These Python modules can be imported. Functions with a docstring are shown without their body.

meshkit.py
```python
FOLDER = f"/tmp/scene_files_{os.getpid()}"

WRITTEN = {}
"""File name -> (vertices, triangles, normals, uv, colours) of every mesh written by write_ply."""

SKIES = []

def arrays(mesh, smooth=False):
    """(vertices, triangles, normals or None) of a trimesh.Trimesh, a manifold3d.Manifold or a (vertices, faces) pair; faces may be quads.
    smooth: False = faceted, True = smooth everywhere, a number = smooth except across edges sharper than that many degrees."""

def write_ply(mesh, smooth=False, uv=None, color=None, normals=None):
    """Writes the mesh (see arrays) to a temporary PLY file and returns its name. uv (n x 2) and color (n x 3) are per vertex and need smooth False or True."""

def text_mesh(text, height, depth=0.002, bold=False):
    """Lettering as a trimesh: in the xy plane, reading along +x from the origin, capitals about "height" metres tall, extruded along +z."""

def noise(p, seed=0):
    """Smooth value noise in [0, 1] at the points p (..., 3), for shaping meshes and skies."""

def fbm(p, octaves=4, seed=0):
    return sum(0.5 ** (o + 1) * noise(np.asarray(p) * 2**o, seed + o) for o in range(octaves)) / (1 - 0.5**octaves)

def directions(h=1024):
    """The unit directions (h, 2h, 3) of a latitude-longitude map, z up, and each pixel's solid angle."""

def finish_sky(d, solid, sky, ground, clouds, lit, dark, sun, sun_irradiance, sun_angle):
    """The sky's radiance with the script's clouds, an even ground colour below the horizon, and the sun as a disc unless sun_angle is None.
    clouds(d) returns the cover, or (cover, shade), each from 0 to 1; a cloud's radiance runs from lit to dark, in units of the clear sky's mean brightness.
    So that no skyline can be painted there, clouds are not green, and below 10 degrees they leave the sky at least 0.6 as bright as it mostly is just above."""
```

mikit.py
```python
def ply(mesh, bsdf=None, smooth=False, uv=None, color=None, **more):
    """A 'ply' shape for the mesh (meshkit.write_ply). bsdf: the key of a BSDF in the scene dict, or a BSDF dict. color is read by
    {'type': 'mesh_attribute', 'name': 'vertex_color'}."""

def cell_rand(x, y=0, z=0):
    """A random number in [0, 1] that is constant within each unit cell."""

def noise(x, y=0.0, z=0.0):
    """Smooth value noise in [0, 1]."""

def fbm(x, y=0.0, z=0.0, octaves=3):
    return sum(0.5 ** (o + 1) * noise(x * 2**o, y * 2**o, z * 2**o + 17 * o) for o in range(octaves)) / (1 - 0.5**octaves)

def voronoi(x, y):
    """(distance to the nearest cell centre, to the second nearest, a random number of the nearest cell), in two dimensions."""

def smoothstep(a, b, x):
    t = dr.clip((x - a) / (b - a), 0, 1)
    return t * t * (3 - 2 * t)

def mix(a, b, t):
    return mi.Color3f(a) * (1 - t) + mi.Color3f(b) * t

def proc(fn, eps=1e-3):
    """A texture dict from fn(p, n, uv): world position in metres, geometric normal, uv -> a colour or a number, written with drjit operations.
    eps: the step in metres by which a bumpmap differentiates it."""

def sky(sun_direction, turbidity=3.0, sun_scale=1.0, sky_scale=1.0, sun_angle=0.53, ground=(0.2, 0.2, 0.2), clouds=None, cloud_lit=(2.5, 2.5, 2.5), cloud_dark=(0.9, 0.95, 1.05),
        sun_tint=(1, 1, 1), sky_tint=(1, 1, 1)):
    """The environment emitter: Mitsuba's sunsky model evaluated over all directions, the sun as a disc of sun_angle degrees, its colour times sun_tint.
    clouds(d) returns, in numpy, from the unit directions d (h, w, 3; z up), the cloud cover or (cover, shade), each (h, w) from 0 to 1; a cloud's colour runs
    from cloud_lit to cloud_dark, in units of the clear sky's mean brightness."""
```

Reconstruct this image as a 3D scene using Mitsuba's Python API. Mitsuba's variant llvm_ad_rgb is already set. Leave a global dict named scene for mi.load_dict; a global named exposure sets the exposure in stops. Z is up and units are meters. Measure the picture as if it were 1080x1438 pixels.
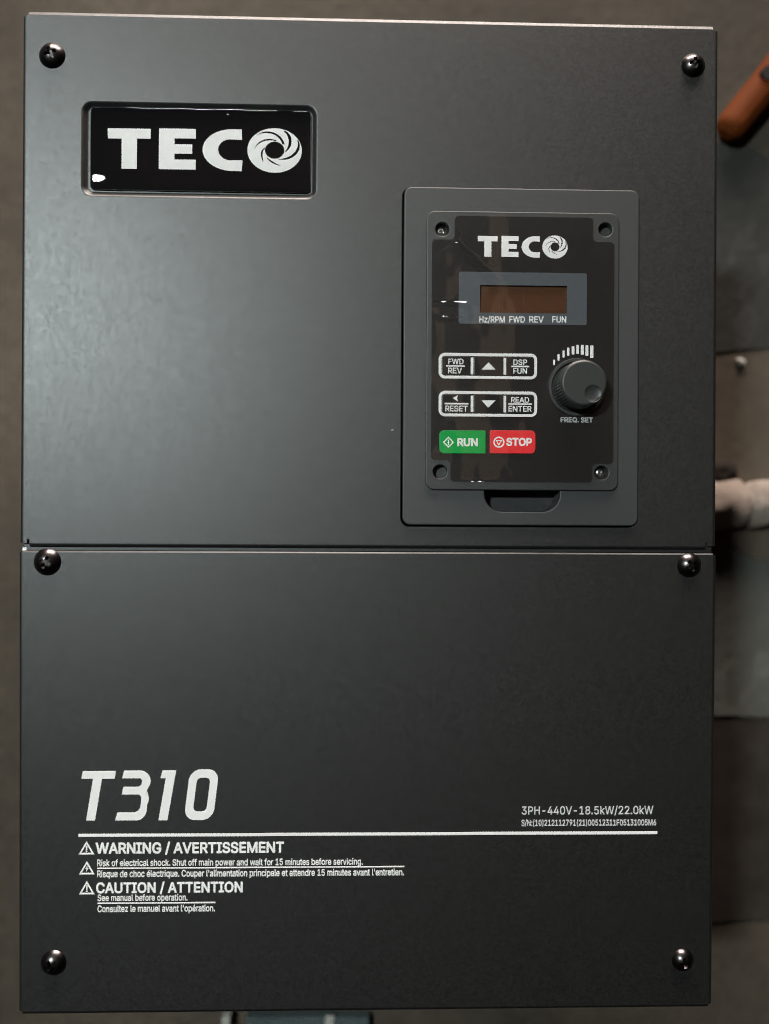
import math
import numpy as np
import trimesh
import manifold3d as m3
import drjit as dr
import mitsuba as mi
import shapely
from shapely import affinity
from shapely.geometry import Polygon, Point, LineString, box as sbox
import mikit
import meshkit
from mikit import proc, noise, fbm, smoothstep, mix, ply

T = mi.ScalarTransform4f
scene, labels = {}, {}

# ------------------------------------------------------------------ camera, lamps, exposure
ZP = 0.19                      # height of the drive's front plate above the floor (it lies on its back)
cam = np.array([-0.003604, 0.001042, 0.305699]) + [0, 0, ZP]
fwd, up = np.array([0.027066, 0.001026, -0.999633]), np.array([-0.005578, 0.999984, 0.000875])
scene['camera'] = {'type': 'thinlens', 'fov': 64, 'fov_axis': 'y', 'aperture_radius': 0.0027, 'focus_distance': 0.306,
                   'near_clip': 0.01, 'far_clip': 50.0,
                   'to_world': T().look_at(origin=cam.tolist(), target=(cam + fwd).tolist(), up=up.tolist())}
exposure = 0.0
LAMP_L, WINDOW_L = (535.0, 604.0, 598.0), (34.0, 29.5, 26.5)


def quad_mesh(c, a, b):
    c, a, b = (np.asarray(x, float) for x in (c, a, b))
    return trimesh.Trimesh(np.array([c - a - b, c + a - b, c + a + b, c - a + b]), [[0, 1, 2], [0, 2, 3]], process=False)


def emitter(key, mesh, rgb, label, cat):
    scene[key] = {**ply(mesh), 'bsdf': {'type': 'diffuse', 'reflectance': {'type': 'rgb', 'value': 0.4}},
                  'emitter': {'type': 'area', 'radiance': {'type': 'rgb', 'value': list(rgb)}}}
    labels[key] = {'label': label, 'category': cat}


# a fluorescent ceiling fixture up on the left, and the bright shop window low beyond the drive's top edge
def oval_mesh(c, a, b, n=40):
    c, a, b = (np.asarray(x, float) for x in (c, a, b))
    t = np.linspace(0, 2 * math.pi, n, endpoint=False)
    v = np.vstack([c, c + np.outer(np.cos(t), a) + np.outer(np.sin(t), b)])
    return trimesh.Trimesh(v, [[0, 1 + i, 1 + (i + 1) % n] for i in range(n)], process=False)


emitter('ceiling_lamp', oval_mesh((-0.96, 0.6, 2.2), (0.095, 0, 0.043), (0, -0.06, 0.019)), LAMP_L, 'oval white ceiling lamp high on the left', 'lamp')
for i, (xa, xb) in enumerate(((-0.62, -0.2), (-0.12, 0.3), (0.38, 0.8))):
    emitter('window_pane' + ('' if not i else '_%03d' % i), quad_mesh(((xa + xb) / 2, 2.1, 0.64), ((xb - xa) / 2, 0, 0), (0, 0, 0.33)), WINDOW_L,
            ('left', 'middle', 'right')[i] + ' pane of the bright workshop window', 'window')

# ------------------------------------------------------------------ materials
RGB = lambda *v: {'type': 'rgb', 'value': list(v)}


def mat(name, base, rough=0.5, spec=0.5, metal=0.0, bump=None, eps=2e-4, **more):
    d = {'type': 'principled', 'base_color': base if isinstance(base, dict) else RGB(*base), 'roughness': rough, 'specular': spec, 'metallic': metal, **more}
    if bump is not None:
        d = {'type': 'bumpmap', 'arbitrary': {'type': 'proc', **{k: v for k, v in proc(bump, eps).items() if k != 'type'}}, 'scale': 1.0, 'bsdf': d}
    scene[name] = {'type': 'twosided', 'bsdf': d}


def paint_grain(p, n, uv):     # powder-coat grain: a slightly uneven gloss from speck to speck
    g = 0.6 * noise(p.x * 1500, p.y * 1500, p.z * 1500) + 0.4 * noise(p.x * 800, p.y * 850, p.z * 850 + 3)
    return 0.425 + 0.09 * g


def paint_colour(p, n, uv):
    g = noise(p.x * 1500, p.y * 1500, p.z * 1500)
    return mi.Color3f(0.0034, 0.0033, 0.0030) * (0.7 + 0.6 * g)


mat('paint', proc(paint_colour), proc(paint_grain), 1.0)
mat('chassis_paint', (0.012, 0.012, 0.012), 0.6, 0.4)
mat('plastic', (0.03, 0.032, 0.033), 0.52, 0.7)
mat('keypad_plastic', (0.023, 0.0245, 0.0245), 0.5, 0.7)
mat('overlay', (0.0155, 0.0152, 0.0148), 0.3, 0.5)
mat('overlay_grey', (0.075, 0.085, 0.098), 0.4, 0.5)
mat('key_black', (0.012, 0.012, 0.012), 0.3, 0.5)
mat('key_green', (0.0, 0.33, 0.06), 0.4, 0.4)
mat('key_red', (0.78, 0.035, 0.04), 0.4, 0.4)
mat('amber', (0.072, 0.03, 0.0135), 0.3, 0.5)
mat('amber_digit', (0.082, 0.032, 0.0138), 0.3, 0.5)
mat('print_white', (0.8, 0.795, 0.785), 0.55, 0.4)
mat('print_grey', (0.62, 0.62, 0.63), 0.6, 0.3)
mat('badge_black', (0.006, 0.006, 0.007), 0.8, 0.0)
mat('screw_black', (0.12, 0.11, 0.11), 0.28, 0.5, metal=1.0)
mat('screw_steel', (0.55, 0.54, 0.52), 0.22, 0.5, metal=1.0)
mat('bare_steel', (0.7, 0.68, 0.65), 0.35, 0.5, metal=0.8)
mat('knob_plastic', (0.029, 0.032, 0.031), 0.42, 0.5)
scene['clear_resin'] = {'type': 'thindielectric', 'int_ior': 1.5}
scene['clear_film'] = {'type': 'thindielectric', 'int_ior': 1.52}


def floor_colour(p, n, uv):
    big = fbm(p.x * 4.5 - 18.7, p.y * 4.5 + 7.67, 0.3, 3)  # broad stains, laid out so their tone also stands in for light falloff
    fine = fbm(p.x * 160, p.y * 160, 2.0, 3)
    spot = smoothstep(0.66, 0.74, fbm(p.x * 24 + 5, p.y * 24, 1.0, 3))
    c = mix(mi.Color3f(0.034, 0.028, 0.021), mi.Color3f(0.098, 0.078, 0.058), dr.clip((big - 0.3) / 0.4, 0, 1)) * (0.8 + 0.4 * fine)
    return mix(c, mi.Color3f(0.05, 0.042, 0.035), 0.35 * spot)


mat('concrete', proc(floor_colour), 0.8, 0.3, bump=lambda p, n, uv: 3e-4 * fbm(p.x * 220, p.y * 220, 0.0, 3), eps=4e-4)


def slab_colour(p, n, uv):
    a = fbm(p.x * 30, p.y * 30, 3.0, 4)
    b = smoothstep(0.62, 0.75, fbm(p.x * 70 + 3, p.y * 45, 8.0, 3))
    return mix(mix(mi.Color3f(0.021, 0.0215, 0.019), mi.Color3f(0.031, 0.0315, 0.028), a), mi.Color3f(0.05, 0.05, 0.046), 0.4 * b)


mat('board_grey', proc(slab_colour), 0.75, 0.3, bump=lambda p, n, uv: 6e-4 * fbm(p.x * 150, p.y * 150, 0.0, 3), eps=4e-4)
mat('block_grey', proc(lambda p, n, uv: slab_colour(p, n, uv) * 2.6), 0.75, 0.3, bump=lambda p, n, uv: 6e-4 * fbm(p.x * 150, p.y * 150, 0.0, 3), eps=4e-4)
mat('orange_plastic', proc(lambda p, n, uv: mix(mi.Color3f(0.1, 0.022, 0.004), mi.Color3f(0.13, 0.031, 0.006), fbm(p.x * 120, p.y * 120, p.z * 120))), 0.7, 0.1)
mat('dark_rubber', (0.012, 0.01, 0.01), 0.7, 0.3)
mat('cloth_beige', proc(lambda p, n, uv: mix(mi.Color3f(0.19, 0.15, 0.125), mi.Color3f(0.3, 0.25, 0.215), fbm(p.x * 90, p.y * 140, p.z * 90))), 0.9, 0.1,
    bump=lambda p, n, uv: 4e-4 * fbm(p.x * 500, p.y * 500, p.z * 500), eps=4e-4)
mat('teal_card', proc(lambda p, n, uv: mix(mi.Color3f(0.06, 0.085, 0.085), mi.Color3f(0.09, 0.115, 0.112), fbm(p.x * 80, p.y * 80, 0))), 0.6, 0.3)
mat('pale_card', (0.42, 0.4, 0.37), 0.7, 0.3)
mat('dirt_and_shade', proc(lambda p, n, uv: mix(mi.Color3f(0.02, 0.0155, 0.0125), mi.Color3f(0.035, 0.029, 0.0245), fbm(p.x * 120, p.y * 120, 0))), 0.9, 0.2)  # brown of the dirt lump, and shade tone of the sheet below the block
mat('roof_wood', proc(lambda p, n, uv: mix(mi.Color3f(0.035, 0.025, 0.02), mi.Color3f(0.07, 0.05, 0.038), fbm(p.x * 9, p.y * 2, 1.0))), 0.7, 0.3)
mat('beam_wood', proc(lambda p, n, uv: mix(mi.Color3f(0.2, 0.14, 0.1), mi.Color3f(0.31, 0.23, 0.165), fbm(p.x * 9, p.y * 2, 1.0))), 0.7, 0.3)  # made paler than the boards so the added beam shows in the film
mat('chip', (0.38, 0.36, 0.33), 0.7, 0.3)


# ------------------------------------------------------------------ helpers
def number(key):
    if key not in scene:
        return key
    k = 1
    while '%s_%03d' % (key, k) in scene:
        k += 1
    return '%s_%03d' % (key, k)


TAU = 0.012                    # the lower cover leans by this much, hinged at the seam
HINGE = trimesh.transformations.rotation_matrix(TAU, [1, 0, 0], [0, (0.00475, -0.013)[1], 0])


def put(key, mesh, bsdf, smooth=30, label=None, lift=True):
    """One entry of the scene. Meshes of the drive are drawn with z = 0 on its front plate and lifted here."""
    key = number(key)
    if isinstance(mesh, m3.Manifold):
        m = mesh.to_mesh()
        mesh = trimesh.Trimesh(np.array(m.vert_properties[:, :3], float), np.array(m.tri_verts), process=False)
    if isinstance(mesh, (list, tuple)):
        mesh = trimesh.util.concatenate(mesh)
    mesh = mesh.copy()
    if '__lower_' in key:
        mesh.apply_transform(HINGE)
    if lift:
        mesh.apply_translation([0, 0, ZP])
    scene[key] = ply(mesh, bsdf, smooth)
    if label:
        labels.setdefault(key, {})['label'] = label
    return key


def rring(b, r, inset=0.0, n=8):
    """Counter-clockwise outline of a rounded rectangle b = (x0, y0, x1, y1), drawn in by inset; r: one radius or four (from lower left, counter-clockwise)."""
    r = [r] * 4 if np.isscalar(r) else list(r)
    x0, y0, x1, y1 = b[0] + inset, b[1] + inset, b[2] - inset, b[3] - inset
    out = []
    for k, (cx, cy, sx, sy) in enumerate(((x0, y0, 1, 1), (x1, y0, -1, 1), (x1, y1, -1, -1), (x0, y1, 1, -1))):
        q = max(r[k] - inset, 5e-5)
        a0 = math.pi * (1 + 0.5 * k)
        for t in np.linspace(a0, a0 + math.pi / 2, n + 1):
            out.append((cx + sx * q + q * math.cos(t), cy + sy * q + q * math.sin(t)))
    return np.array(out)


def loft(rings, closed=True):
    """Side surface through rings of equal count, given as (n, 3)."""
    n = len(rings[0])
    v = np.vstack(rings)
    f = []
    for k in range(len(rings) - 1):
        for i in range(n if closed else n - 1):
            j = (i + 1) % n
            a, b, c, d = k * n + i, k * n + j, (k + 1) * n + j, (k + 1) * n + i
            f += [[a, b, c], [a, c, d]]
    return trimesh.Trimesh(v, f, process=False)


def cap(poly, z):
    """Flat face of a shapely polygon, facing up."""
    ms = []
    for g in getattr(poly, 'geoms', [poly]):
        v, f = trimesh.creation.triangulate_polygon(g, engine='earcut')
        m = trimesh.Trimesh(np.c_[v, np.full(len(v), z)], f, process=False)
        if m.face_normals[:, 2].sum() < 0:
            m.invert()
        ms.append(m)
    return trimesh.util.concatenate(ms)


def at_z(ring, z):
    return np.c_[ring, np.full(len(ring), z)]


def plate(b, r, z0, z1, fil, holes=None, n=8, steps=5):
    """Rounded-rectangle plate with a rounded upper edge; holes: shapely geometry left open in the face."""
    rings = [at_z(rring(b, r, 0, n), z0)]
    for t in np.linspace(0, math.pi / 2, steps + 1):
        rings.append(at_z(rring(b, r, fil * (1 - math.cos(t)), n), z1 - fil + fil * math.sin(t)))
    top = Polygon(rings[-1][:, :2])
    if holes is not None:
        top = top.difference(holes)
    return [loft(rings), cap(top, z1)]


def well(ring_fn, z_top, depth, fil=0.0003, draft=0.0, floor=True, steps=4):
    """Walls (and floor) of an opening whose outline at inset d is ring_fn(d); its rim is rounded by fil. The face must leave ring_fn(0) open."""
    rings = []
    for t in np.linspace(0, math.pi / 2, steps + 1):
        rings.append(at_z(ring_fn(fil * math.sin(t)), z_top - fil * (1 - math.cos(t))))
    rings.append(at_z(ring_fn(fil + draft), z_top - depth))
    out = [loft(rings[::-1])]
    if floor:
        out.append(cap(Polygon(rings[-1][:, :2]), z_top - depth))
    return out


def circle(c, r, n=48):
    a = np.linspace(0, 2 * math.pi, n, endpoint=False)
    return np.c_[c[0] + r * np.cos(a), c[1] + r * np.sin(a)]


def solid(poly, z0, z1):
    return trimesh.util.concatenate([trimesh.creation.extrude_polygon(g, z1 - z0, engine='earcut').apply_translation([0, 0, z0]) for g in getattr(poly, 'geoms', [poly]) if g.area > 1e-10])


INK = 0.00008


def ink(key, poly, z, bsdf='print_white', thick=INK, label=None):
    return put(key, solid(poly, z - 0.00002, z + thick), bsdf, False, label)


def lettering(key, text, b, z, bsdf='print_white', bold=True, fat=0.0, label=None):
    """A line of print: capitals fill the height of b, the line its width."""
    m = meshkit.text_mesh(text, 1.0, 1.0, bold)
    if fat:
        top = m.triangles[(m.face_normals[:, 2] > 0.9)][:, :, :2]
        g = shapely.union_all(shapely.polygons(top)).buffer(fat, join_style=2)
        m = solid(g, 0, 1.0)
        m.apply_translation([0, fat, 0])
        m.apply_scale([1, 1 / (1 + 2 * fat), 1])
    lo, hi = m.bounds
    v = np.array(m.vertices)
    v = np.c_[b[0] + (v[:, 0] - lo[0]) / (hi[0] - lo[0]) * (b[2] - b[0]), b[1] + v[:, 1] * (b[3] - b[1]), z - 0.00002 + v[:, 2] * (INK + 0.00002)]
    m = trimesh.Trimesh(v, m.faces, process=False)
    return put(key, m, bsdf, False, label)


def cubic(pts, n=60):
    from scipy.interpolate import CubicSpline
    pts = np.asarray(pts, float)
    t = np.r_[0, np.cumsum(np.linalg.norm(np.diff(pts, axis=0), axis=1))]
    return CubicSpline(t / t[-1], pts)(np.linspace(0, 1, n))


def brush(pts, widths):
    """A tapered stroke along a curve, as a polygon."""
    c = cubic(pts, 40)
    w = np.interp(np.linspace(0, 1, 40), np.linspace(0, 1, len(widths)), widths) / 2
    d = np.gradient(c, axis=0)
    d /= np.linalg.norm(d, axis=1, keepdims=True)
    nrm = np.c_[-d[:, 1], d[:, 0]]
    return Polygon(np.vstack([c + nrm * w[:, None], (c - nrm * w[:, None])[::-1]])).buffer(0)


# ------------------------------------------------------------------ the drive: covers
D = 'drive_unit'
labels[D] = {'label': 'dark grey metal variable speed drive lying on its back with a keypad and white print', 'category': 'motor drive'}
WX, WY = 0.13, 0.37183 / 2
SEAM = (0.00475, -0.01233)[1]
LEDGE_TOP = (0.00476, -0.01342)[1]


def bend(p0, p1, out, r, flange, steps=8, band=0.0, lean=45):
    """A sheet-metal bend: quarter round outward from the edge p0-p1 of the face, then a flange straight down."""
    p0, p1, out = (np.asarray(x, float) for x in (p0, p1, out))
    q = r * (1 - band)             # two tight rounds with a flat leaning band between them
    c, w = math.radians(lean), r * band
    prof = [(q * math.sin(t), -q * (1 - math.cos(t))) for t in np.linspace(0, c, 5)]
    e = (prof[-1][0] + w * math.cos(c) - q * math.sin(c), prof[-1][1] - w * math.sin(c) + q * (1 - math.cos(c)))
    prof += [(e[0] + q * math.sin(t), e[1] - q * (1 - math.cos(t))) for t in np.linspace(c, math.pi / 2, 7)]
    r = prof[-1][0]
    prof += [(r, prof[-1][1] - flange)]
    a = np.array([[*(p0 + out * u), w] for u, w in prof])
    b = np.array([[*(p1 + out * u), w] for u, w in prof])
    n = len(prof)
    v = np.vstack([a, b])
    f = []
    for i in range(n - 1):
        f += [[i, n + i, n + i + 1], [i, n + i + 1, i + 1]]
    m = trimesh.Trimesh(v, f, process=False)
    mid = m.face_normals.mean(0)
    if mid[2] + mid[:2] @ out < 0:
        m.invert()
    return m


# upper cover: folded sheet with an embossed well for the badge and an opening for the keypad bezel
LOGO = (-0.10838, 0.11737, -0.02102, 0.15306)
BEZEL = (0.01133, -0.00341, 0.09958, 0.12243)
GAP = 0.0009
opening = (BEZEL[0] - GAP, BEZEL[1] - GAP, BEZEL[2] + 0.0004, BEZEL[3] + 0.0004)
rs, rt, rb = 0.0016, 0.0018, 0.0015
slits = [sbox((-0.12723, -0.00936)[0], SEAM - 0.001, (-0.12632, -0.00936)[0], (-0.12666, -0.00936)[1]), sbox((0.12579, -0.00952)[0], SEAM - 0.001, (0.12661, -0.00952)[0], (0.12565, -0.00952)[1])]
face = sbox(-WX + rs, SEAM + rb, WX - rs, WY - rt)
for s in slits:
    face = face.difference(s)
logo_ring = lambda d: rring(LOGO, 0.0042, d, 10)
open_ring = lambda d: rring(opening, 0.0036, d, 8)
face = face.difference(Polygon(logo_ring(0))).difference(Polygon(open_ring(0)))
sx0, sx1 = (-0.12631, -0.01015)[0], (0.12579, -0.00898)[0]
upper = [cap(face, 0),
         bend((-WX + rs + 0.0006, WY - rt), (WX - rs - 0.0006, WY - rt), (0, 1), rt, 0.02, 8, 0.7, 25),
         bend((-WX + rs, SEAM + rb), (-WX + rs, WY - rt - 0.0004), (-1, 0), rs, 0.012),
         bend((WX - rs, SEAM + rb), (WX - rs, WY - rt - 0.0004), (1, 0), rs, 0.012),
         bend((sx0, SEAM + rb), (sx1, SEAM + rb), (0, -1), rb, 0.001),
         loft([at_z(logo_ring(0.0024 * t), -0.0015 * 0.5 * (1 - math.cos(math.pi * t))) for t in np.linspace(1, 0, 17)]), cap(Polygon(logo_ring(0.0024)), -0.0015), *well(open_ring, 0, 0.0030, 0.0004, 0.0, floor=False)]
put(D + '__upper_cover', upper, 'paint', 40)
ty0 = (-0.12767, -0.01388)[1]
put(D + '__upper_cover__corner_tab', trimesh.creation.box(bounds=[[-WX + 0.0008, ty0, -0.006], [(-0.12783, -0.01304)[0], SEAM - 0.0002, -0.0011]]), 'bare_steel', False,
    'small bare steel tab at the left end of the seam')

# lower cover: same sheet, its top edge stepped down under the upper cover
rl, drop = 0.0008, 0.0014
ytop = LEDGE_TOP - rl
LX0, LX1, LY0 = -0.1303, 0.1303, (-0.00171, -0.18631)[1]
lface = sbox(LX0 + rs, LY0 + rs, LX1 - rs, ytop)
ledge = sbox(LX0 + rs, LEDGE_TOP, LX1 - rs, LEDGE_TOP + 0.006)
lower = [cap(lface, 0), cap(ledge, -drop),
         bend((LX0 + rs, ytop), (LX1 - rs, ytop), (0, 1), rl, drop - rl, 8, 0.7),
         bend((LX0 + rs, LY0 + rs), (LX1 - rs, LY0 + rs), (0, -1), rs, 0.02),
         bend((LX0 + rs, LY0 + rs), (LX0 + rs, ytop), (-1, 0), rs, 0.012),
         bend((LX1 - rs, LY0 + rs), (LX1 - rs, ytop), (1, 0), rs, 0.012)]
put(D + '__lower_cover', lower, 'paint', 40)
ch = trimesh.creation.box(bounds=[[-WX + 0.001, -WY + 0.001, -ZP + 0.001], [WX - 0.001, WY - 0.001, -0.0125]])
put(D + '__chassis', ch, 'chassis_paint', False)

# ------------------------------------------------------------------ the badge
BADGE = (-0.10512, 0.12023, -0.02361, 0.15101)


def brng(d):                   # the badge outline with points along its straight sides too
    q, out = rring(BADGE, 0.0017, d, 8), []
    for k in range(4):
        out += list(q[9 * k:9 * k + 9])
        a, b = q[9 * k + 8], q[(9 * k + 9) % 36]
        out += [a + (b - a) * t for t in (1 - np.cos(np.linspace(0, math.pi, 42)[1:-1])) / 2]
    return np.array(out)



put(D + '__badge', [loft([at_z(brng(0), -0.0015), at_z(brng(0), -0.0009)]), cap(Polygon(brng(0)), -0.0009)], 'badge_black', False,
    'black rectangular badge with white lettering')
# the domed clear resin: a small steep rim, then a low crown
yc, xc, hy, hx = (BADGE[1] + BADGE[3]) / 2, (BADGE[0] + BADGE[2]) / 2, (BADGE[3] - BADGE[1]) / 2, (BADGE[2] - BADGE[0]) / 2
rings = [at_z(brng(0), -0.0009)]
for dd in [*(0.0007 * (1 - math.cos(t)) for t in np.linspace(0.1, math.pi / 2, 8)), *np.linspace(0.0011, hy - 0.0002, 26)]:
    q = brng(dd)
    e = min(1, dd / 0.0007)
    zz = math.sqrt(1 - (1 - e) ** 2) * (0.0003 + 0.0005 * (1 - np.abs((q[:, 0] - xc) / hx) ** 6) + 0.0008 * (1 - np.abs((q[:, 1] - yc) / hy) ** 2.4))
    rings.append(np.c_[q, zz - 0.0009])
dome = trimesh.util.concatenate([loft(rings), cap(Polygon(rings[-1][:, :2]), rings[-1][0, 2])])
put(D + '__badge__resin_dome', dome, 'clear_resin', True, 'glossy clear resin dome over the badge')


def brand(key, tr, z):
    """The mark drawn in readings of the badge, carried by tr to metres."""
    poly = lambda pts: Polygon([tr(*q) for q in pts])
    ink(key, poly([(152, 181), (212, 181), (212, 196), (193, 196), (193, 242), (171.5, 242), (171.5, 196.5), (152.5, 196.5)]), z)
    ink(key, poly([(223.5, 180), (275, 180), (275.3, 194.6), (245.3, 194.6), (245.3, 203.3), (270, 203.3), (270, 217.8), (245.3, 217.8), (245.3, 226.5), (275.3, 226.5), (275, 241.5), (223.5, 241.5)]), z)
    outer = [(339.5, 179.3)] + [(327 - 42.5 * math.sin(a), 211 - 31.7 * math.cos(a)) for a in np.linspace(0.05, math.pi - 0.05, 40)] + [(339.5, 242.6)]
    inner = [(340.5, 226)] + [(324 - 17.7 * math.sin(a), 210.5 + 16 * math.cos(a)) for a in np.linspace(0.1, math.pi - 0.1, 30)] + [(339.8, 195.5)]
    ink(key, poly(outer + inner), z)
    o = poly([(385.6 + 38.3 * math.cos(a), 210.4 + 33.8 * math.sin(a)) for a in np.linspace(0, 2 * math.pi, 80, endpoint=False)])
    o = o.difference(poly([(385.6 + 13.6 * math.cos(a), 210 + 13 * math.sin(a)) for a in np.linspace(0, 2 * math.pi, 48, endpoint=False)]))
    k = abs(tr(386, 200)[0] - tr(385, 200)[0])
    slits = (([(398, 201), (391, 189), (377, 183), (360, 188)], (3.2, 3.0, 2.2, 0.5)),
             ([(400.5, 212), (407, 200), (406, 189), (399, 181)], (1.2, 3.8, 4.2, 2.2)),
             ([(391, 223.3), (407, 220.5), (417.5, 210), (419.5, 199), (417.5, 193.5)], (0.8, 2.8, 4.0, 3.6, 1.2)),
             ([(388, 196), (374, 194.5), (363, 200), (357.5, 208.5)], (1.6, 2.2, 1.8, 0.5)),
             ([(372, 207), (367.5, 216), (368.5, 223), (369.5, 228)], (1.2, 2.6, 2.2, 0.6)),
             ([(375, 221.5), (383, 228.5), (388, 231), (394, 233)], (1.2, 2.4, 1.8, 0.5)))
    for pts, w in slits:
        o = o.difference(brush([tr(*q) for q in pts], [x * k for x in w]))
    ink(key, o, z)


ba, bb = (-0.09878, 0.14314), (-0.02689, 0.12766)
brand(D + '__badge__letter', lambda u, v: (ba[0] + (u - 152) / 272 * (bb[0] - ba[0]), ba[1] + (v - 181) / 63 * (bb[1] - ba[1])), -0.00085)

# ------------------------------------------------------------------ keypad bezel and keypad
HB, HK = 0.0015, 0.0027                   # heights of the bezel and of the keypad body above the front plate
HO = HK + 0.0002
KEYPAD = (0.01971, 0.00971, 0.09166, 0.11322)
POCKET = (0.0415, 0.00124, 0.0706, 0.01333)
prng = lambda d: rring(POCKET, [0.0072, 0.0072, 0.0005, 0.0005], d, 10)
holes_at = [(0.02554, 0.10628), (0.08647, 0.10706), (0.02511, 0.01638), (0.08548, 0.0164)]
HR = 0.0029
hole_union = shapely.union_all([Polygon(circle(c, HR)) for c in holes_at])
put(D + '__bezel', [*plate(BEZEL, 0.0030, -0.0095, HB, 0.0005, Polygon(prng(0)).union(hole_union.buffer(0.00005))), *well(prng, HB, 0.0125, 0.0004, 0.0012, floor=False)], 'plastic', 40)
ramp = []
for t in np.linspace(0, 1, 13):          # the pocket's scooped floor, deepest under the keypad
    yy, zz = POCKET[1] + 0.0008 + t * (POCKET[3] - POCKET[1] + 0.002), HB - 0.0045 - 0.0065 * math.sin(t * math.pi / 2)
    ramp.append(np.array([[POCKET[0] - 0.0005, yy, zz], [POCKET[2] + 0.0005, yy, zz]]))
put(D + '__bezel__finger_pocket', loft(ramp, closed=False), 'plastic', True, 'dark recessed finger pocket below the keypad')
WINDOW = (0.03956, 0.07544, 0.072, 0.08576)
wpoly = sbox(*WINDOW)
KNOB = (0.07577, 0.04812)
body = plate(KEYPAD, 0.0032, HB - 0.0002, HK, 0.0004, hole_union.union(wpoly))
for c in holes_at:
    body += well(lambda d, c=c: circle(c, HR - d), HK, 0.0032, 0.00035, 0.0)
put(D + '__keypad', body, 'keypad_plastic', 40)

OV = (0.02167, 0.01275, 0.08972, 0.11129)
notch = [sbox(OV[0] - 1, (0.01986, 0.10244)[1], (0.03003, 0.10417)[0], OV[3] + 1), sbox((0.08174, 0.10493)[0], (0.01986, 0.10231)[1], OV[2] + 1, OV[3] + 1),
         sbox(OV[0] - 1, OV[1] - 1, (0.02892, 0.01706)[0], (0.02031, 0.02082)[1]), sbox((0.08181, 0.01742)[0], OV[1] - 1, OV[2] + 1, (0.02032, 0.01976)[1])]
ov = sbox(*OV)
for q in notch:
    ov = ov.difference(q)
ov = ov.buffer(-0.0016, quad_segs=8).buffer(0.0032, quad_segs=8).buffer(-0.0016, quad_segs=8)
put(D + '__keypad__overlay', solid(ov.difference(wpoly), HK - 0.0001, HO), 'overlay', False, 'black glossy keypad overlay')
DF = (0.03168, 0.07124, 0.07944, 0.09054)
dfp = Polygon(rring(DF, 0.0008))
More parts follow.
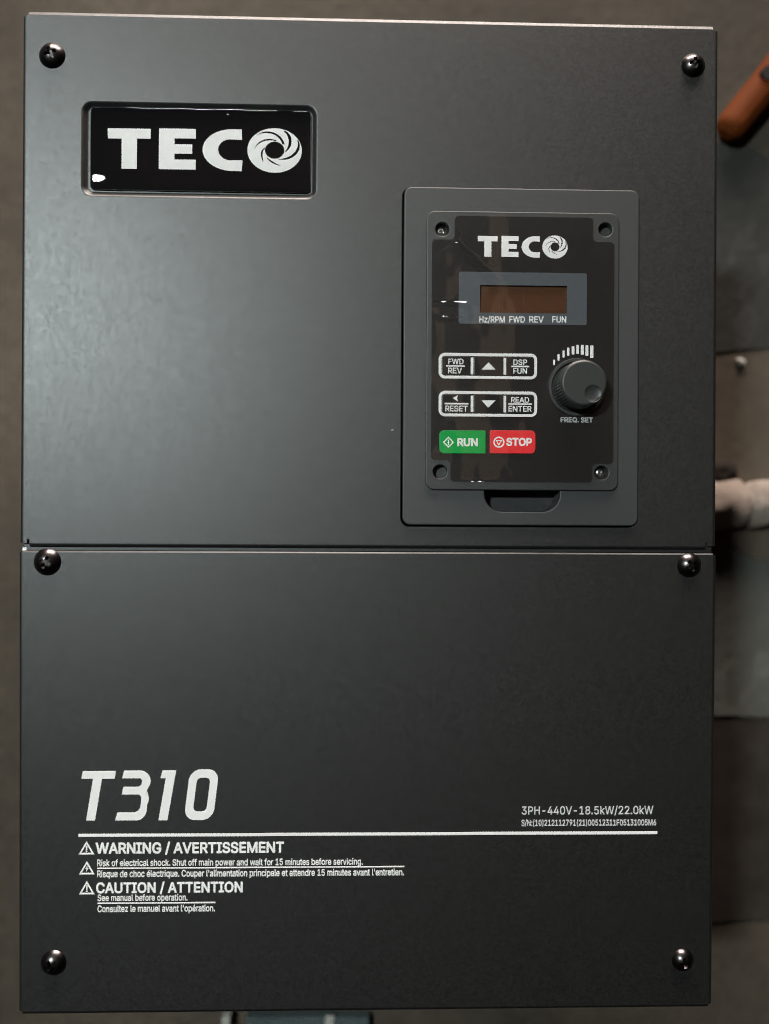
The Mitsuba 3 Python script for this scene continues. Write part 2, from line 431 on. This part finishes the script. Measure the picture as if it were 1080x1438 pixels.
put(D + '__keypad__display_frame', solid(dfp.difference(wpoly), HO - 0.00002, HO + 0.00015), 'overlay_grey', False, 'grey printed frame round the display')
put(D + '__keypad__display', cap(wpoly.buffer(0.001), HK - 0.0009), 'amber', False, 'brown amber display window')
for i in range(4):
    w4 = (WINDOW[2] - WINDOW[0]) / 4
    put(D + '__keypad__digit', plate((WINDOW[0] + (i + 0.04) * w4, WINDOW[1] + 0.0012, WINDOW[0] + (i + 0.96) * w4, WINDOW[3] - 0.0012), 0.0004, HK - 0.0013, HK - 0.00085, 0.00003), 'amber_digit', 40)
ZI = HO + 0.00015
for s, b in (('Hz/RPM', (0.03933, 0.07184, 0.04887, 0.07409)), ('FWD', (0.05047, 0.07195, 0.05631, 0.0742)), ('REV', (0.0579, 0.07204, 0.0633, 0.07429)), ('FUN', (0.0665, 0.07214, 0.07174, 0.07439))):
    lettering(D + '__keypad__lettering', s, b, ZI)
ka, kb = (0.03863, 0.10392), (0.07216, 0.09601)
brand(D + '__keypad__brand_letter', lambda u, v: (ka[0] + (u - 152) / 272 * (kb[0] - ka[0]), ka[1] + (v - 181) / 62.5 * (kb[1] - ka[1])), HO)

# the two framed rows of keys and the RUN and STOP keys
for y0, y1, words in ((496.3, 532, (('FWD', (629.5, 504, 651, 511.4), 'REV', (629.2, 516.6, 648.8, 524.2), (626.3, 513, 653, 515)),
                                   ('DSP', (720.8, 505, 740.2, 512.4), 'FUN', (720.6, 517.2, 740, 524.8), (718, 513.7, 743, 515.7)))),
                      (549.6, 585, (('<', None, 'RESET', (625.2, 570, 656.8, 577.6), (624, 565.9, 658, 568)),
                                    ('READ', (717.6, 557.8, 743, 565.4), 'ENTER', (714, 570.3, 746.3, 577.9), (713.3, 566.4, 747, 568.5))))):
    fr_box = {496.3: (0.02432, 0.05087, 0.06088, 0.06034), 549.6: (0.0244, 0.03688, 0.06096, 0.04628)}[y0]
    lw = 0.00105
    ring = Polygon(rring(fr_box, 0.0023)).difference(Polygon(rring(fr_box, 0.0023, lw)))
    ink(D + '__keypad__key_frame', ring, HO, thick=0.0005, label='white rounded outline round a row of three keys')
    xs = [fr_box[0] + lw, *({496.3: ((0.03622, 0.05561)[0], (0.03717, 0.05562)[0], (0.0484, 0.05573)[0], (0.04928, 0.05574)[0])}.get(y0) or ((0.03629, 0.04162)[0], (0.03724, 0.04163)[0], (0.04848, 0.04174)[0], (0.04935, 0.04174)[0])), fr_box[2] - lw]
    for i in range(3):
        kb_ = (xs[2 * i] + 0.00008, fr_box[1] + lw + 0.0001, xs[2 * i + 1] - 0.00008, fr_box[3] - lw - 0.0001)
        rr = [0.0013 if i == 0 else 0.0003, 0.0013 if i == 2 else 0.0003, 0.0013 if i == 2 else 0.0003, 0.0013 if i == 0 else 0.0003]
        put(D + '__keypad__key', plate(kb_, rr, HO, HO + 0.0006, 0.00025), 'key_black', 40)
        if i:
            ink(D + '__keypad__key_divider', sbox(xs[2 * i - 1], fr_box[1] + lw + 0.0006, xs[2 * i], fr_box[3] - lw - 0.0006), HO, thick=0.0006)
ZK = HO + 0.0006
for s, b in (('FWD', (0.02785, 0.05618, 0.03352, 0.05813)), ('REV', (0.02778, 0.0528, 0.03296, 0.05481)), ('DSP', (0.052, 0.05617, 0.05715, 0.05812)), ('FUN', (0.05196, 0.05289, 0.05711, 0.0549)),
             ('RESET', (0.02681, 0.03874, 0.03515, 0.04074)), ('READ', (0.05123, 0.04217, 0.05796, 0.04418)), ('ENTER', (0.05029, 0.03887, 0.05886, 0.04088))):
    lettering(D + '__keypad__lettering', s, b, ZK)
for b in ((0.02701, 0.05523, 0.03406, 0.05576), (0.05127, 0.05529, 0.0579, 0.05582), (0.02648, 0.04127, 0.03546, 0.04182), (0.0501, 0.04136, 0.05903, 0.04191)):
    ink(D + '__keypad__rule', sbox(*b), ZK)
ink(D + '__keypad__arrow', Polygon([(0.04278, 0.05694), (0.04544, 0.05428), (0.04015, 0.05422)]), ZK, label='white up arrow on the key')
ink(D + '__keypad__arrow', Polygon([(0.04021, 0.04289), (0.04551, 0.04293), (0.04274, 0.04019)]), ZK, label='white down arrow on the key')
ink(D + '__keypad__arrow', Polygon([(0.0295, 0.04363), (0.03161, 0.04476), (0.03109, 0.04359), (0.03157, 0.04233)]), ZK, label='white left arrow above the word on the key')
RUN, STOP = (0.02472, 0.02312, 0.0419, 0.03166), (0.04349, 0.02326, 0.06046, 0.03181)
put(D + '__keypad__run_key', plate(RUN, [0.0017, 0.0002, 0.0002, 0.0017], HO, ZK, 0.00022), 'key_green', 40, 'green key reading RUN')
put(D + '__keypad__stop_key', plate(STOP, [0.0002, 0.0017, 0.0017, 0.0002], HO, ZK, 0.00022), 'key_red', 40, 'red key reading STOP')
lettering(D + '__keypad__lettering', 'RUN', (0.03131, 0.02592, 0.03897, 0.02877), ZK, fat=0.04)
lettering(D + '__keypad__lettering', 'STOP', (0.04956, 0.02618, 0.05911, 0.02903), ZK, fat=0.04)
c, s1 = (0.02806, 0.02729), 0.0021
dia = Polygon([(c[0] - s1, c[1]), (c[0], c[1] - s1), (c[0] + s1, c[1]), (c[0], c[1] + s1)])
ink(D + '__keypad__symbol', dia.difference(dia.buffer(-s1 * 0.2)).union(sbox(c[0] - s1 * 0.1, c[1] - s1 * 0.45, c[0] + s1 * 0.1, c[1] + s1 * 0.45)), ZK, label='white diamond symbol on the green key')
c = (0.04678, 0.02744)
tri = Polygon([(c[0] - s1 * 0.62, c[1] + s1 * 0.38), (c[0] + s1 * 0.62, c[1] + s1 * 0.38), (c[0], c[1] - s1 * 0.62)])
ink(D + '__keypad__symbol', Point(c).buffer(s1 * 0.98).difference(Point(c).buffer(s1 * 0.74)).union(tri.difference(tri.buffer(-s1 * 0.17))), ZK, label='white ringed triangle symbol on the red key')

# dial: scale marks, raised collar, knurled knob with a dimple
for b in ((0.06693, 0.05628, 0.06767, 0.05835), (0.06857, 0.05792, 0.06942, 0.06043), (0.07045, 0.05913, 0.07128, 0.06178), (0.07213, 0.05978, 0.07301, 0.06283), (0.07389, 0.06033, 0.0749, 0.06343),
          (0.07559, 0.06051, 0.0766, 0.0639), (0.07732, 0.06024, 0.07844, 0.06392), (0.07903, 0.05986, 0.0801, 0.06378), (0.08077, 0.05908, 0.082, 0.0638)):
    ink(D + '__keypad__scale_mark', Polygon(rring(b, 0.0003)), HO, thick=0.0001)
lettering(D + '__keypad__lettering', 'FREQ. SET', (0.06989, 0.03513, 0.08195, 0.0369), HO, 'print_grey')
RC = 0.01079
cr = [(RC, HO), (RC, HO + 0.0005), (RC - 0.0003, HO + 0.0009), (RC - 0.0012, HO + 0.0009), (RC - 0.0016, HO + 0.0004), (RC - 0.0016, HO)]
put(D + '__keypad__knob_collar', loft([at_z(circle(KNOB, r, 96), z) for r, z in cr]), 'keypad_plastic', 40, 'raised ring round the dial knob')
KR, KT = 0.00858, 0.0138
ang = np.linspace(0, 2 * math.pi, 288, endpoint=False)
teeth = 0.5 + 0.5 * np.cos(ang * 48)
kr = []
for r, z, amp in ((KR, HO + 0.0003, 0.0003), (KR, HO + 0.006, 0.0003), (KR - 0.00005, KT - 0.0016, 0.0003), (KR - 0.0001, KT - 0.0011, 0.00015), (KR - 0.0003, KT - 0.0006, 0), (KR - 0.0006, KT - 0.0002, 0), (KR - 0.0011, KT, 0)):
    rr = r - amp * teeth
    kr.append(np.c_[KNOB[0] + rr * np.cos(ang), KNOB[1] + rr * np.sin(ang), np.full(288, z)])
DC, DR = (0.07897, 0.04431), 0.00317
depth = 0.0007
dimple = []
for t in np.linspace(0, 1, 9):
    dimple.append(at_z(circle(DC, max(DR * (1 - t), 1e-5), 48), KT - depth * (1 - (1 - t) ** 2) ** 0.7 if t else KT))
dl = loft(dimple)
if dl.face_normals[:, 2].sum() < 0:
    dl.invert()
kn = [loft(kr), cap(Polygon(kr[-1][:, :2]).difference(Polygon(circle(DC, DR, 48))), KT), dl]
put(D + '__keypad__dial_knob', kn, 'knob_plastic', 35, 'round black dial knob with knurled side and a finger dimple')


# ------------------------------------------------------------------ screws
def screw(r, h, slot, depth, turn):
    R = (r * r + h * h) / (2 * h)
    b = m3.Manifold.sphere(R, 128).translate((0, 0, h - R))
    b = b ^ m3.Manifold.cube((4 * r, 4 * r, 2 * h), True).translate((0, 0, h))
    cut = m3.Manifold()
    for a in (0, 90):
        q = m3.Manifold.hull_points([(sx * (slot * 1.0), sy * slot * 0.24, h + 0.001) for sx in (-1, 1) for sy in (-1, 1)] + [(sx * slot * 0.45, sy * slot * 0.2, h - depth) for sx in (-1, 1) for sy in (-1, 1)])
        cut = cut + q.rotate((0, 0, a + turn))
    return b - cut


for i, (c, r, turn) in enumerate((((-0.11902, 0.16923), 0.00485, 20), ((0.12023, 0.17043), 0.00458, 5), ((-0.11967, -0.01776), 0.00504, 62), ((0.1197, -0.01808), 0.00464, 30), ((-0.1172, -0.16665), 0.00477, 40), ((0.11868, -0.16779), 0.00424, 12))):
    s = screw(r, 0.0028, r * 0.66, 0.0018, turn).translate((c[0], c[1], 0.00002))
    put(D + ('__upper_screw' if i < 2 else '__lower_screw'), s, 'screw_black', 40)
for c, turn in ((holes_at[0], 15), (holes_at[3], 70)):
    s = screw(HR * 0.86, 0.0012, HR * 0.6, 0.0009, turn).translate((c[0], c[1], HK - 0.0026))
    put(D + '__keypad__screw', s, 'screw_steel', 40)

# ------------------------------------------------------------------ print on the lower cover
L = D + '__lower_cover__'


def q310(u, v):                # readings inside the crop of the model number, 4.909 per reading
    a, b = (-0.1109, -0.09189), (-0.05303, -0.12134)
    return a[0] + u / 1080 * (b[0] - a[0]), a[1] + v / 540 * (b[1] - a[1])


def arc(cx, cy, rx, ry, a0, a1, n=10):
    return [(cx + rx * math.cos(math.radians(a)), cy + ry * math.sin(math.radians(a))) for a in np.linspace(a0, a1, n)]


glyphs = [Polygon([q310(*p) for p in [(80, 62), (307, 62), (299, 115), (212, 115), (164, 400), (103, 400), (150, 115), (70, 115)]])]
three = [(364, 59), (470, 59)] + arc(472, 132, 74, 73, -90, 18)[1:] + [(520, 195)] + arc(458, 252, 76, 70, -20, 30)[1:] + [(522, 300)] + arc(452, 302, 72, 98, 10, 90)[1:] + \
        [(302, 400), (318, 345), (420, 345)] + arc(428, 293, 50, 52, 90, 0)[1:] + [(482, 252)] + arc(458, 248, 24, 25, -10, -90)[1:] + [(348, 223), (358, 171), (448, 171)] + arc(452, 140, 34, 31, 90, 0)[1:] + \
        arc(464, 132, 24, 20, 0, -90)[1:] + [(350, 112)]
glyphs.append(Polygon([q310(*p) for p in three]).buffer(0))
glyphs.append(Polygon([q310(*p) for p in [(628, 58), (722, 58), (662, 400), (600, 400), (650, 112), (613, 112)]]))


def sheared(x0, y0, x1, y1, r):
    pts = rring((x0, y0, x1, y1), r, 0, 10)
    return Polygon([q310(p[0] - 0.125 * (p[1] - 226), p[1]) for p in pts])


glyphs.append(sheared(796, 52, 998, 400, 78).difference(sheared(852, 110, 944, 340, 30)))
for g in glyphs:
    ink(L + 'model_letter', g, 0.0)
ink(L + 'rule', sbox(*(-0.10824, -0.1198, 0.10853, -0.11868)), 0.0, label='long white rule under the model number')
lettering(L + 'lettering', '3PH-440V-18.5kW/22.0kW', (0.05697, -0.11221, 0.10695, -0.10911), 0.0, 'print_grey', False, 0.012)
lettering(L + 'lettering', 'S/N:(10)212112791(21)00512311F05131005M6', (0.0569, -0.11647, 0.10808, -0.11424), 0.0, 'print_grey', True)
lettering(L + 'lettering', 'WARNING / AVERTISSEMENT', (-0.10182, -0.12601, -0.03211, -0.12207), 0.0, fat=0.02)
lettering(L + 'lettering', 'Risk of electrical shock. Shut off main power and wait for 15 minutes before servicing.', (-0.10128, -0.13068, -0.0027, -0.12836), 0.0)
lettering(L + 'lettering', 'Risque de choc électrique. Couper l\'alimentation principale et attendre 15 minutes avant l\'entretien.', (-0.10127, -0.13479, 0.01281, -0.13239), 0.0)
lettering(L + 'lettering', 'CAUTION / ATTENTION', (-0.10166, -0.14075, -0.04741, -0.13694), 0.0, fat=0.02)
lettering(L + 'lettering', 'See manual before operation.', (-0.10112, -0.14369, -0.06787, -0.1414), 0.0)
lettering(L + 'lettering', 'Consultez le manuel avant l\'opération.', (-0.10112, -0.14783, -0.05769, -0.14548), 0.0)
ink(L + 'rule', sbox(*(-0.10128, -0.13177, 0.01293, -0.13132)), 0.0)
ink(L + 'rule', sbox(*(-0.10112, -0.14484, -0.05757, -0.14436)), 0.0)
for b, kind in (((-0.10807, -0.12632, -0.10231, -0.12133), '!'), ((-0.10795, -0.13376, -0.10219, -0.12877), 'z'), ((-0.10794, -0.1412, -0.10218, -0.13615), '!')):
    t = Polygon([(b[0], b[1]), (b[2], b[1]), ((b[0] + b[2]) / 2, b[3])])
    g = t.difference(t.buffer(-0.00056, join_style=2))
    cx, w, h = (b[0] + b[2]) / 2, b[2] - b[0], b[3] - b[1]
    if kind == '!':
        g = g.union(Polygon([(cx - 0.055 * w, b[1] + 0.66 * h), (cx + 0.055 * w, b[1] + 0.66 * h), (cx + 0.035 * w, b[1] + 0.32 * h), (cx - 0.035 * w, b[1] + 0.32 * h)])).union(Point(cx, b[1] + 0.23 * h).buffer(0.055 * w))
    else:
        g = g.union(Polygon([(cx + u * w, b[1] + v * h) for u, v in ((0.07, 0.68), (-0.11, 0.42), (-0.01, 0.42), (-0.06, 0.17), (0.12, 0.47), (0.02, 0.47))]))
    ink(L + 'warning_symbol', g.buffer(0), 0.0)

for (x, y), zz, lab in (((0.00743, 0.03195), 0.0, 'tiny white dust speck on the upper cover left of the keypad'), ((-0.05426, 0.14846), 0.0003, 'tiny white dust speck on the badge above its lettering')):
    dm = trimesh.creation.icosphere(1, 0.00035)
    dm.vertices *= [1.3, 0.8, 0.5]
    k = put('dust_speck', dm.apply_translation([x, y, zz + 0.0001]), 'chip', True)
    labels[k] = {'label': lab, 'category': 'speck'}

# ------------------------------------------------------------------ the protective film still on the keypad
FX = (0.0212, 0.01219, 0.08997, 0.11215)
nx, ny = 180, 260
gx, gy = np.meshgrid(np.linspace(FX[0], FX[2], nx), np.linspace(FX[1], FX[3], ny))
P3 = np.stack([gx, gy, gx * 0], -1)
wav = 0.00022 * (meshkit.fbm(P3 * [150, 95, 1], 2, 3) - 0.5) + 0.0012 * (meshkit.fbm(P3 * [38, 28, 1] + 7, 2, 5) - 0.5)
cz = lambda a, b, h, w: h * np.exp(-(np.clip(np.abs(shapely.distance(shapely.points(gx, gy), LineString([a, b]))) / w, 0, 6)) ** 2)
crease = cz((0.02098, 0.07822), (0.03363, 0.07838), 0.00066, 0.0008) + cz((0.021, 0.07322), (0.03314, 0.07284), 0.00052, 0.0008) + cz((0.03443, 0.07786), (0.03472, 0.07365), 0.0006, 0.0010) \
    + cz((0.03035, 0.09992), (0.04363, 0.08693), 0.0006, 0.0012) + cz((0.02245, 0.09849), (0.03033, 0.10387), 0.0005, 0.001)
crease *= 0.6 + 0.8 * meshkit.noise(P3 * [420, 420, 1], 9)
curl = 0.0005 * np.exp(-(gy - OV[1]) / 0.0006) * np.clip(1 - np.abs(gx - (0.03927, 0.01287)[0]) / 0.011, 0, 1) ** 0.5
z = HO + 0.0016 + wav + crease + curl
keep = shapely.contains(ov.buffer(0.0002).difference(Point(KNOB).buffer(RC + 0.0006)), shapely.points(gx, gy))
idx = np.arange(nx * ny).reshape(ny, nx)
f = []
k4 = keep[:-1, :-1] & keep[1:, :-1] & keep[:-1, 1:] & keep[1:, 1:]
a, b, c_, d = idx[:-1, :-1][k4], idx[:-1, 1:][k4], idx[1:, 1:][k4], idx[1:, :-1][k4]
film = trimesh.Trimesh(np.c_[gx.ravel(), gy.ravel(), z.ravel()], np.vstack([np.c_[a, b, c_], np.c_[a, c_, d]]), process=False)
film.remove_unreferenced_vertices()
put(D + '__keypad__protective_film', film, 'clear_film', True, 'wrinkled clear protective film over the keypad')

# ------------------------------------------------------------------ the unseen board ceiling, and an added beam to mirror brown in the film
for i in range(7):
    scene['ceiling__board' + ('' if not i else '_%03d' % i)] = ply(trimesh.creation.box(bounds=[[-2.6, -1.2 + i * 0.5, 2.62], [2.6, -0.715 + i * 0.5, 2.65]]), 'roof_wood')
labels['ceiling'] = {'label': 'dark brown board ceiling of the workshop', 'kind': 'structure'}
scene['added_beam'] = ply(trimesh.creation.box(bounds=[[0.26, -1.2, 2.4], [0.40, 2.1, 2.615]]), 'beam_wood')  # unseen beam, added only for its brown reflection in the film
labels['added_beam'] = {'label': 'added unseen paler wooden beam that reflects brown in the film', 'category': 'beam'}

# ------------------------------------------------------------------ the floor and what lies on it
fl = trimesh.Trimesh([[-8, -8, 0], [8, -8, 0], [8, 8, 0], [-8, 8, 0]], [[0, 1, 2], [0, 2, 3]], process=False)
scene['floor'] = ply(fl, 'concrete')
labels['floor'] = {'label': 'dirty brown grey concrete floor', 'kind': 'structure'}


def thing(key, mesh, bsdf, label, cat, smooth=40):
    key = put(key, mesh, bsdf, smooth, lift=False)
    labels[key] = {'label': label, 'category': cat}
    return key


def slab(pts, z0, z1, fil, seed, rough=0.001):
    g = Polygon(pts).buffer(-fil).buffer(fil * 0.5)
    ring = np.array(g.segmentize(0.006).exterior.coords)[:-1]
    rings = []
    ce = ring.mean(0)
    for ins, zz in ((0, z0), (0, z1 - fil), (fil * 0.3, z1 - fil * 0.3), (fil, z1)):
        dcen = (ring - ce) / np.linalg.norm(ring - ce, axis=1, keepdims=True)
        q = ring - dcen * ins
        q = q + rough * (meshkit.noise(np.c_[q * 90, np.full(len(q), 0.3)], seed) - 0.5)[:, None]
        rings.append(at_z(q, zz))
    return [loft(rings), cap(Polygon(rings[-1][:, :2]).buffer(0), z1)]


# orange tube lying at a slant, top right
p0, p1 = np.array([*(0.21389, 0.23089), 0.0095]), np.array([*(0.2689, 0.29986), 0.0115])
ax = (p1 - p0) / np.linalg.norm(p1 - p0)
sd = np.cross(ax, [0, 0, 1.0]); sd /= np.linalg.norm(sd)
u3 = np.cross(sd, ax)
a = np.linspace(0, 2 * math.pi, 48, endpoint=False)
rings = []
for t, r in ((-0.0022, 0.004), (0.0, 0.0075), (0.0025, 0.0089), (0.006, 0.0093), (0.03, 0.0096), (0.0305, 0.0096), (0.0325, 0.0094), (0.05, 0.0099), (0.085, 0.0103)):
    rr = r * (1 + 0.05 * np.exp(-((a - 1.2) / 0.07) ** 2))
    rings.append(p0 + ax * t + np.outer(rr * np.cos(a), sd) + np.outer(rr * np.sin(a), u3))
tube = loft(rings)
thing('orange_tube', [tube, trimesh.Trimesh(np.vstack([rings[0], rings[0].mean(0)]), [[(i + 1) % 48, i, 48] for i in range(48)], process=False)], 'orange_plastic',
      'faded orange plastic tube lying slanted beside the drive\'s top right corner', 'tube')
hc = np.array([*(0.23388, 0.26106), 0]); hc[2] = 0.0165
gm = trimesh.creation.cylinder(0.0042, 0.009, sections=24).apply_translation(hc)
put('orange_tube__hole_plug', gm, 'dark_rubber', 40, 'dark round plug in the tube', lift=False)

thing('grey_board', slab([(0.18834, 0.22832), (0.21869, 0.22843), (0.23261, 0.22611), (0.24396, 0.21986), (0.26235, 0.20469), (0.27158, 0.10584), (0.18903, 0.09763)], 0.0003, 0.0009, 0.0004, 3), 'board_grey',
      'flat grey green board with a rounded corner right of the drive', 'board')
thing('grey_block', slab([(0.18171, -0.01168), (0.21434, -0.01669), (0.24494, -0.02776), (0.27345, -0.03845), (0.27388, -0.12352), (0.18229, -0.12254)], 0.0005, 0.0018, 0.0009, 5), 'block_grey',
      'flat grey block on the floor right of the seam', 'block')

# rolled beige rag between the board and the block
n, mseg = 40, 32
tt = np.linspace(0, 1, n)
c0, c1 = np.array((0.19007, 0.00552)), np.array((0.26549, 0.00851))
rings = []
for t in tt:
    c = c0 + (c1 - c0) * t
    a = np.linspace(0, 2 * math.pi, mseg, endpoint=False)
    base = 0.0142 * (1 - 0.22 * np.exp(-((t - 0.5) / 0.025) ** 2)) * min(1, 0.25 + 4 * min(t, 1 - t)) ** 0.5
    q = np.c_[np.full(mseg, t * 9), np.cos(a) * 1.6, np.sin(a) * 1.6]
    r = base * (0.86 + 0.34 * meshkit.fbm(q, 3, 11))
    rings.append(np.c_[np.full(mseg, c[0]), c[1] + r * np.cos(a), 0.0045 + np.maximum(r * np.sin(a), -0.0042)])
thing('rolled_rag', loft(rings), 'cloth_beige', 'dirty beige rolled rag sticking out beside the drive', 'rag', True)
ch = trimesh.creation.icosphere(2, 0.0027)
ch.vertices *= [1.25, 0.85, 0.6]
ch.vertices *= (0.8 + 0.5 * meshkit.noise(np.array(ch.vertices) * 500, 4))[:, None]
ch.apply_transform(trimesh.transformations.rotation_matrix(-0.5, [0, 0, 1]))
ch.apply_translation([*(0.22697, 0.09442), 0.0014])
thing('shade_sheet', slab([(0.19296, -0.12424), (0.27671, -0.12435), (0.27732, -0.24383), (0.19362, -0.24969)], 0.0003, 0.0009, 0.0003, 21), 'dirt_and_shade',  # added sheet, its dark colour stands in for shade on the floor
      'added dark brown sheet standing in for shade below the grey block', 'sheet')
thing('paint_chip', ch, 'chip', 'small pale chip on the brown floor right of the keypad', 'chip', 25)
peb = trimesh.creation.icosphere(2, 0.006)
peb.vertices *= [1.4, 1.2, 0.7]
peb.vertices *= (0.7 + 0.6 * meshkit.noise(np.array(peb.vertices) * 250, 14))[:, None]
peb.apply_translation([*(0.21589, 0.02653), 0.003])
thing('dark_lump', peb, 'dirt_and_shade', 'dark lump of dirt above the rolled rag', 'lump', 40)
# packaging under the bottom edge
y = (-0.04789, -0.29825)[1]
thing('teal_carton', slab([(-0.07145, -0.29799), (0.00279, -0.29882), (0.00296, -0.3293), (-0.07127, -0.32835)], 0.0005, 0.008, 0.001, 9, 0.0004), 'teal_card',
      'flat teal carton below the drive\'s bottom edge', 'carton')
bx = {0: ((-0.08472, -0.29639), (-0.07951, -0.32756)), 1: ((-0.02381, -0.29706), (-0.01816, -0.32835))}
thing('pale_strap', slab([bx[0][0], (bx[0][1][0], bx[0][0][1]), (bx[0][1][0] - 0.003, bx[0][1][1]), (bx[0][0][0] - 0.003, bx[0][1][1])], 0.0005, 0.0095, 0.0005, 2, 0.0003), 'pale_card',
      'narrow pale strap left of the teal carton', 'strap')
thing('pale_strap', slab([bx[1][0], (bx[1][1][0], bx[1][0][1]), (bx[1][1][0] - 0.003, bx[1][1][1]), (bx[1][0][0] - 0.003, bx[1][1][1])], 0.0082, 0.0095, 0.0004, 2, 0.0003), 'pale_card',
      'narrow pale strap across the teal carton', 'strap')
